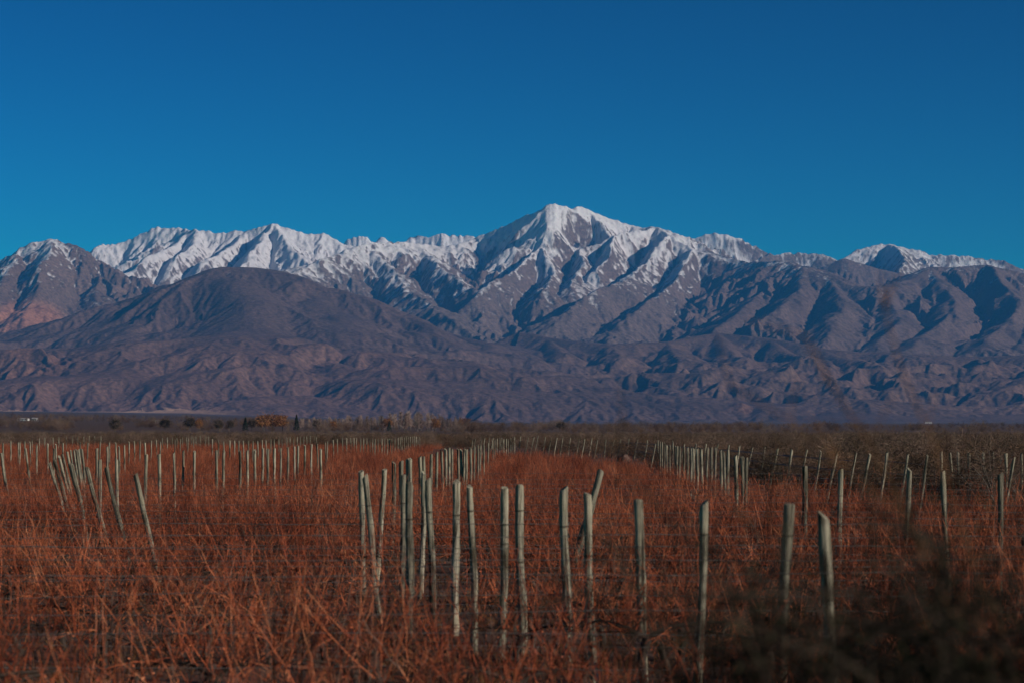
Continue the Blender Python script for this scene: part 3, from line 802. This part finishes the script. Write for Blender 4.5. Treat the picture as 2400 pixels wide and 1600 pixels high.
# ---- dry grass under the vines -----------------------------------------------
def build_grass():
    g = np.random.default_rng(21)
    n = 60000
    dd = 14 + 66 * g.random(n) ** 1.5
    x = (g.random(n) * 2 - 1) * (.225 * dd + .8); 
    keep = fbm(x / 1.7, dd / 2.2, 3, 9) > -.25
    x, dd = x[keep], dd[keep]; n = len(x)
    h = g.uniform(.05, .24, n) * (1 + .3 * (dd > 40)); a = g.uniform(0, 6.28, n); w_ = g.uniform(.003, .007, n) * (1 + dd / 60)
    lx, ly = g.normal(size=n) * .12, g.normal(size=n) * .12
    V = np.stack([np.stack([x - w_ * np.cos(a), dd - w_ * np.sin(a), np.zeros(n)], 1), np.stack([x + w_ * np.cos(a), dd + w_ * np.sin(a), np.zeros(n)], 1),
                  np.stack([x + lx, dd + ly, h], 1)], 1).reshape(-1, 3)
    m = mat_simple('dry_grass_blade', [(.28, (.045, .018, .008)), (.5, (.11, .043, .016)), (.75, (.24, .12, .05))], .9, 0, .8, coord='Object')
    tag(link('dry_grass', np_mesh('dry_grass', V, None, np.arange(3 * n).reshape(-1, 3), m)), 'dry orange brown grass between the vine rows', 'grass', None, 'stuff')
build_grass()

# ================================================================== SCRUB BEYOND THE VINEYARD
def shrub_meshes(seed, mat_t, mat_l, H=2.6, W=1.5, leaf=900, twig=150, lsz=.035):
    g = np.random.default_rng(seed)
    st = MB(); cr = MB()
    for _ in range(7):
        d = np.array([g.normal() * .5, g.normal() * .5, 1.0])
        p = cane_path(g, np.array([g.normal() * .08, g.normal() * .08, -.05]), d, H * g.uniform(.6, .95), 6, .05, .10)
        st.tube(p, np.linspace(.035, .008, 6), 5)
        for _k in range(twig // 7):
            j = g.integers(1, 6); d2 = np.array([g.normal() * W * .7, g.normal() * W * .7, g.uniform(.0, 1.0)])
            q = cane_path(g, p[j], d2, g.uniform(.35, 1.0) * W * .62, 5, .1, .18)
            cr.tube(q, np.linspace(.010, .004, 5), 3)
            for _m in range(4):
                i = g.integers(1, 5); cr.tube(cane_path(g, q[i], (q[i] - q[i - 1]) / np.linalg.norm(q[i] - q[i - 1]) + g.normal(size=3) * .7, g.uniform(.15, .45), 3, .0, .2), [.0055, .004, .003], 3)
            if leaf:
                k = max(1, int(leaf / twig)); f = g.uniform(.3, 1, k)[:, None]
                idx = (f[:, 0] * 3.99).astype(int)
                cr.leaves(q[idx] + (q[idx + 1] - q[idx]) * g.random((k, 1)) + g.normal(size=(k, 3)) * .09, lsz, g)
    return st.mesh('stem', mat_t, True), cr.mesh('crown', mat_l)
M_STEM = mat_simple('grey_shrub_bark', [(.3, (.05, .04, .033)), (.7, (.16, .13, .11))], 12, .2)
M_GREYTWIG = mat_simple('bare_grey_brown_twigs', [(.3, (.085, .054, .040)), (.7, (.22, .145, .108))], 1.2, .5)
M_OLIVE = mat_simple('dark_olive_foliage', [(.3, (.028, .020, .012)), (.55, (.070, .048, .029)), (.8, (.125, .088, .055))], 1.6, .4)
M_RUSSET = mat_simple('russet_dry_foliage', [(.3, (.065, .034, .022)), (.7, (.20, .115, .068))], 1.6, .4)
KINDS = [('grey leafless shrub', M_GREYTWIG, 0, 190), ('dark olive shrub', M_OLIVE, 1500, 120), ('russet brown shrub', M_RUSSET, 1000, 140)]
SHRUBS = [[shrub_meshes(900 + 10 * i + k, M_STEM, mt, random.uniform(2.2, 2.7), 1.5, lf, tw) for k in range(3)] for i, (nm, mt, lf, tw) in enumerate(KINDS)]
SRC = []
cnt = 0
def put_shrub(x, y, kind, s, label, group):
    tm, cm = random.choice(SHRUBS[kind])
    e = link('shrub', None, None, (x, y, 0), (0, 0, random.uniform(0, 6.28)), (s * random.uniform(.9, 1.25), s * random.uniform(.9, 1.2), s * random.uniform(.88, 1.08)))
    tag(e, label, 'shrub', group)
    link('stem', tm, e); c = tag(link('crown', cm, e), kind='stuff')
    return c
hed = []
for k, (x, y) in enumerate(fx):
    if y > 215: continue
    for j in range(3 if y < 110 else 2):
        hed.append((x + random.uniform(-.6, 1.2) + j * .55, y + 9.0 + j * 5 + random.uniform(-1.5, 1.5) + (x > 9) * 2, f'{["first", "second", "third"][j]} behind the {ordinal(k + 7)} leaning post from the left'))
extra = []
for k in range(34):
    y = random.uniform(66, 105); x = random.uniform(fence_x(y) + 1.2, .225 * y + 1); extra.append((x / (y + 4), x, y + 4))
for k, (_, x, y) in enumerate(sorted(extra)):
    hed.append((x, y, f'{ordinal(k + 1)} from the left in the scrub behind the right edge posts'))
for x, y, where in hed:
    kd = random.choices((0, 1, 2), (.5, .2 if x > 5 else .06, .3))[0]
    c = put_shrub(x, y, kd, random.uniform(.5, .86), ['grey leafless shrub, ', 'dark olive shrub, ', 'russet brown shrub, '][kd] + where,
              ['bare shrubs behind the leaning posts', 'olive shrubs behind the leaning posts', 'russet shrubs behind the leaning posts'][kd])
cr = {}
for kd in range(3):
    for tm, cm in SHRUBS[kd]:
        for o in C.objects:
            if o.data == cm: cr.setdefault(kd, []).append(o); break
SRC = cr[0] * 2 + cr[2] + cr[1]
g = np.random.default_rng(5)
pts, szs = [], []
while len(pts) < 5200:
    y = 95 + 900 * g.random() ** 1.35
    x = (g.random() * 2 - 1) * (.23 * y + 4)
    if x < 2 and y < 300: continue
    if y < 235 and x < fence_x(y) + 9: continue
    pts.append((x, y, ground_z(np.float64(x), np.float64(y)))); szs.append(g.uniform(.45, .92) * (1.0 if y < 400 else 1.1))
scatter('scrub', pts, szs, SRC, 'wide belt of grey brown scrub beyond the vineyard', 'scrub', 8)

# ---- boulders ----------------------------------------------------------------
M_ROCK = mat_simple('pinkish_boulder', [(.3, (.085, .05, .04)), (.7, (.17, .11, .09))], 3, .1, .9, .5)
def boulder(x, y, s, label, seed):
    import bmesh
    bm = bmesh.new(); bmesh.ops.create_icosphere(bm, subdivisions=3, radius=1)
    co = np.array([v.co for v in bm.verts]); 
    k = 1 + .22 * fbm(co[:, 0] * 1.3 + seed, co[:, 1] * 1.3 + co[:, 2] * .9, 3, seed)
    for v, f in zip(bm.verts, k): v.co = v.co * f; v.co.z = max(v.co.z, -.35) * .78
    me = bpy.data.meshes.new('boulder'); bm.to_mesh(me); bm.free(); me.materials.append(M_ROCK)
    tag(link('boulder', me, None, (x, y, s * .2), (0, 0, seed), (s, s * .8, s)), label, 'boulder', 'pink boulders by the fence')
boulder(at(1462, 192), 192, .6, 'large pinkish boulder behind the leaning posts near the centre', 1)
boulder(at(2003, 86), 86, .36, 'left of two small pink boulders at the scrub edge on the right', 2)
boulder(at(2018, 85), 85, .24, 'right and smaller of two pink boulders at the scrub edge', 3)

# ================================================================== FAR VALLEY: trees and houses
M_FARTWIG = mat_simple('bare_poplar_twigs', [(.3, (.22, .15, .125)), (.7, (.40, .28, .235))], .3, .4)
M_ORANGE = mat_simple('orange_autumn_leaves', [(.3, (.15, .058, .024)), (.7, (.32, .14, .055))], .35, .3)
M_EVERG = mat_simple('dark_evergreen_leaves', [(.3, (.012, .018, .012)), (.7, (.04, .05, .03))], .4, .3)
def tree_meshes(kind, seed):
    g = np.random.default_rng(seed); tr = MB(); cr_ = MB()
    H = 14.0
    tp = cane_path(g, np.array([0, 0, -.3]), np.array([0, 0, 1.]), H * (.9 if kind != 'round' else .55), 6, 0, .03)
    tr.tube(tp, np.linspace(.26, .05, 6), 6)
    if kind == 'poplar':
        for _ in range(150):
            t = g.uniform(.08, .98); p = np.array([tp[-1][0] * t, tp[-1][1] * t, t * H * .88])
            d_ = np.array([g.normal() * .28, g.normal() * .28, 1]); L = g.uniform(1.5, 4.0) * (1.1 - .5 * t)
            q = cane_path(g, p, d_, L, 4, 0, .08); cr_.tube(q, np.linspace(.08, .04, 4), 3)
            for _k in range(3):
                cr_.tube(cane_path(g, q[g.integers(1, 4)], d_ + g.normal(size=3) * .4, L * .5, 3, 0, .1), [.06, .045, .03], 3)
    elif kind == 'round':
        for _ in range(9):
            q = cane_path(g, tp[-2], np.array([g.normal(), g.normal(), .9]), g.uniform(2.5, 4.5), 4, 0, .1); tr.tube(q, np.linspace(.12, .04, 4), 4)
        cl = g.normal(size=(34, 3)); cl /= np.linalg.norm(cl, axis=1)[:, None]
        cl = cl * (g.uniform(.45, 1.0, 34) ** .6)[:, None] * [4.2, 4.2, 4.2] + [0, 0, 8.2]
        pts_ = np.repeat(cl, 42, 0) + g.normal(size=(34 * 42, 3)) * .85
        pts_ = pts_[pts_[:, 2] > 1.5]; cr_.leaves(pts_, .42, g)
    else:
        n_ = 1500; t = g.random(n_) ** .8; a_ = g.uniform(0, 6.28, n_); rr = (1 - t) * 2.7 * g.uniform(.35, 1, n_) + .15
        cr_.leaves(np.stack([rr * np.cos(a_), rr * np.sin(a_), .8 + t * (H - .8)], 1), .38, g)
    return tr.mesh('trunk', M_STEM, True), cr_.mesh('crown', {'poplar': M_FARTWIG, 'round': M_ORANGE, 'conifer': M_EVERG}[kind])
TREES = {k: [tree_meshes(k, 40 + i * 3 + j) for j in range(3)] for i, k in enumerate(('poplar', 'round', 'conifer'))}
DARK_ROUND = []
for tm, cm in TREES['round']:
    c2 = cm.copy(); c2.materials.clear(); c2.materials.append(M_OLIVE); DARK_ROUND.append((tm, c2))
TREES['olive'] = DARK_ROUND
def tree(px, top, kind, Dm, label, group, wide=1.0):
    x = at(px, Dm); gz = float(ground_z(np.float64(x), np.float64(Dm)))
    h = (HOR - top) / F * Dm + CAMZ - gz
    s = max(h, 2.5) / (14.0 if kind not in ('round', 'olive') else 12.8)
    tm, cm = random.choice(TREES[kind])
    e = link({'poplar': 'poplar_tree', 'round': 'autumn_tree', 'conifer': 'conifer_tree', 'olive': 'evergreen_tree'}[kind], None, None, (x, Dm, gz), (0, 0, random.uniform(0, 6.28)), (s * wide, s * wide, s))
    tag(e, label, 'tree', group); link('trunk', tm, e); c = tag(link('crown', cm, e), kind='stuff')
    return c
for k, (px, top, wd) in enumerate([(618,971,1.5),(640,970,1.6),(662,972,1.3),(780,986,1.2),(908,979,1.3),(1020,980,1.2),(1090,979,1.5),(1078,984,1.0),(950,982,1.0)]):
    tree(px, top, 'round', 1500 + 40 * k, f'orange autumn tree, {ordinal([618,640,662,780,908,950,1020,1078,1090].index(px) + 1)} from the left in the far tree line', 'orange trees in the far tree line', wd)
for k, (px, top, kd, wd) in enumerate([(270,981,'olive',1.3),(387,981,'olive',1.2),(445,977,'olive',1.3),(512,983,'olive',1.2),(540,984,'olive',1.1),(575,978,'conifer',1.5),(590,982,'olive',1.0),(695,971,'conifer',1.2),(742,983,'olive',1.0),(912,984,'conifer',1.3),(1315,987,'olive',1.4),(466,980,'round',.9)]):
    if kd == 'round':
        tree(px, top, kd, 1420, 'small orange tree beside a dark round tree, leftmost orange one', 'orange trees in the far tree line', wd); continue
    tree(px, top, kd, 1400 + 25 * k, f'dark evergreen tree, {ordinal(k + 1)} from the left in the far tree line', 'dark trees in the far tree line', wd)
bare = []
for k in range(46):
    px = 700 + 385 * (k + random.random()) / 46
    top = np.interp(px, [700, 760, 820, 900, 960, 1010, 1085], [983, 978, 976, 972, 962, 968, 980]) + random.uniform(-3, 6)
    bare.append(tree(px, top, 'poplar', 1750 + random.uniform(-120, 250), f'bare mauve poplar, {ordinal(k + 1)} from the left in the far grove left of the peak', 'bare poplars of the far grove', random.uniform(1.3, 2.1)))
pts, szs = [], []
for k in range(5200):
    Dm = 1500 + 3200 * g.random() ** 1.5; px = g.uniform(-60, 2460)
    dens = fbm(np.float64(px / 170.), np.float64(Dm / 500.), 3, 31) + .15
    if g.random() > np.clip(dens * 1.6, .04, 1): continue
    if px > 1750 and g.random() < .5: continue
    x = at(px, Dm); pts.append((x, Dm, ground_z(np.float64(x), np.float64(Dm))))
    szs.append(g.uniform(.5, 1.0) * (1.9 + 2.2 * np.clip(dens, 0, 1)))
scatter('far_woods', pts, szs, cr[0] + cr[2], 'far thin woods of bare trees across the valley floor', 'woods', 12)

M_WALL = mat_simple('whitewashed_wall', [(.3, (.62, .60, .58)), (.7, (.78, .76, .74))], 1.0)
M_ROOF = mat_simple('grey_metal_roof', [(.3, (.28, .25, .24)), (.7, (.45, .42, .41))], 1.0)
M_DARK = mat_simple('dark_window_glass', [(.3, (.02, .025, .03)), (.7, (.04, .05, .06))], 1.0, rough=.2)
M_DOOR = mat_simple('brown_door_paint', [(.3, (.10, .06, .04)), (.7, (.15, .09, .06))], 1.0)
def house(px, py, Dm, wd, hh, label):
    x = at(px, Dm); gz = float(ground_z(np.float64(x), np.float64(Dm)))
    
    e = link('house', None, None, (x, Dm, gz), (0, 0, R(-12)))
    tag(e, label, 'house', 'far white houses')
    m = MB(); m.box(-wd / 2, wd / 2, 0, 6, -8, hh); m.build('wall', M_WALL, e)
    m = MB(); v = [(-wd / 2 - .4, -.5, hh + .01), (wd / 2 + .4, -.5, hh + .01), (wd / 2 + .4, 6.5, hh + .01), (-wd / 2 - .4, 6.5, hh + .01), (-wd / 2 - .4, 3, hh + 1.3), (wd / 2 + .4, 3, hh + 1.3)]
    m.add(v, [(0, 1, 5, 4), (2, 3, 4, 5), (3, 2, 1, 0)], [(0, 4, 3), (1, 2, 5)]); m.build('roof', M_ROOF, e)
    for k in range(3):
        xx = -wd * .36 + k * wd * .36
        m = MB()
        if k == 1: m.box(xx - .5, xx + .5, -.06, .02, 0, 2.1); m.build('door', M_DOOR, e)
        else: m.box(xx - .7, xx + .7, -.05, .02, 1.0, 2.2); m.build('window', M_DARK, e)
house(79, 984, 2700, 5.5, 2.6, 'white house at the far left under the mountains, right of a longer one')
house(52, 984, 2800, 13, 1.8, 'long low pale house at the far left edge of the valley')
house(367, 987, 2500, 8, 2.2, 'small white house left of the dark round trees in the valley')
house(2176, 978, 9500, 26, 6, 'pale building high on the valley floor at far right above the scrub')

# ================================================================== THE DARK BUSH BESIDE THE CAMERA
def near_bush():
    g = np.random.default_rng(77)
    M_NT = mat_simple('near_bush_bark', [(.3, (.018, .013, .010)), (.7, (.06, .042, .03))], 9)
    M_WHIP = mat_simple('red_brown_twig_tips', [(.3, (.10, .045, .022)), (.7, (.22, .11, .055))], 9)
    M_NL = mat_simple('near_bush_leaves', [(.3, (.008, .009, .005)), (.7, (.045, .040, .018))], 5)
    base = np.array([1.09, 4.2, 0.0])
    e = link('near_bush', None, None, base)
    tag(e, 'dark out of focus bush with thin twigs filling the lower right corner', 'bush')
    st = MB(); tw = MB(); lf = MB()
    for k in range(44):
        d_ = np.array([g.normal() * .15, g.normal() * .18, 1.0])
        p = cane_path(g, np.array([g.normal() * .10, g.normal() * .10, -.03]), d_, g.uniform(1.85, 2.34), 8, .0, .06)
        st.tube(p, np.linspace(.018, .005, 8), 6)
        for _ in range(48):
            j = g.integers(5, 8); d2 = np.array([g.normal() * .8, g.normal() * .7, g.uniform(-.35, .6)])
            q = cane_path(g, p[j] - (p[j] - p[j - 1]) * g.random(), d2, g.uniform(.12, .5), 6, .2, .22); q[:, 2] = np.minimum(q[:, 2], 2.40)
            tw.tube(q, np.linspace(.0036, .0018, 6), 3)
            for _m in range(3):
                i = g.integers(1, 6); tw.tube(cane_path(g, q[i], q[i] - q[i - 1] + g.normal(size=3) * .05, g.uniform(.06, .2), 4, .1, .25), [.002, .0017, .0014, .001], 3)
            n_ = 22; i = g.integers(0, 6, n_)
            lf.leaves(q[i] + g.normal(size=(n_, 3)) * .045, .0085, g)
    # a few long whips that stand up against the mountains
    for (x0, z0, x1, z1, r) in [(-.35, 2.18, -.60, 2.56, .0030), (-.30, 2.2, -.46, 2.60, .0022), (-.25, 2.25, -.72, 2.48, .0020), (.05, 2.2, -.12, 2.47, .0020), (.2, 2.2, .16, 2.50, .0022), (.25, 2.1, .33, 2.44, .0018), (-.1, 2.2, .02, 2.45, .0016)]:
        a_ = np.array([x0 * .3, 0, 1.5]); b_ = np.array([x0, -.05, z0]); c_ = np.array([x1, -.12, z1])
        t = np.linspace(0, 1, 10)[:, None]; q = (1 - t) ** 2 * a_ + 2 * t * (1 - t) * b_ + t * t * c_ + g.normal(size=(10, 3)) * .006
        wh = MB(); wh.tube(q, np.linspace(r * 1.5, r * .6, 10), 4)
        for _m in range(9):
            i = g.integers(4, 10); wh.tube(cane_path(g, q[i], q[i] - q[i - 1] + g.normal(size=3) * .04, g.uniform(.04, .12), 4, 0, .2), [.0013, .0012, .001, .0008], 3)
        wh.build('long_twig', M_WHIP, e)
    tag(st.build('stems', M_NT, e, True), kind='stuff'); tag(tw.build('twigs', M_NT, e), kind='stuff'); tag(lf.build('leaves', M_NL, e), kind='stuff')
near_bush()
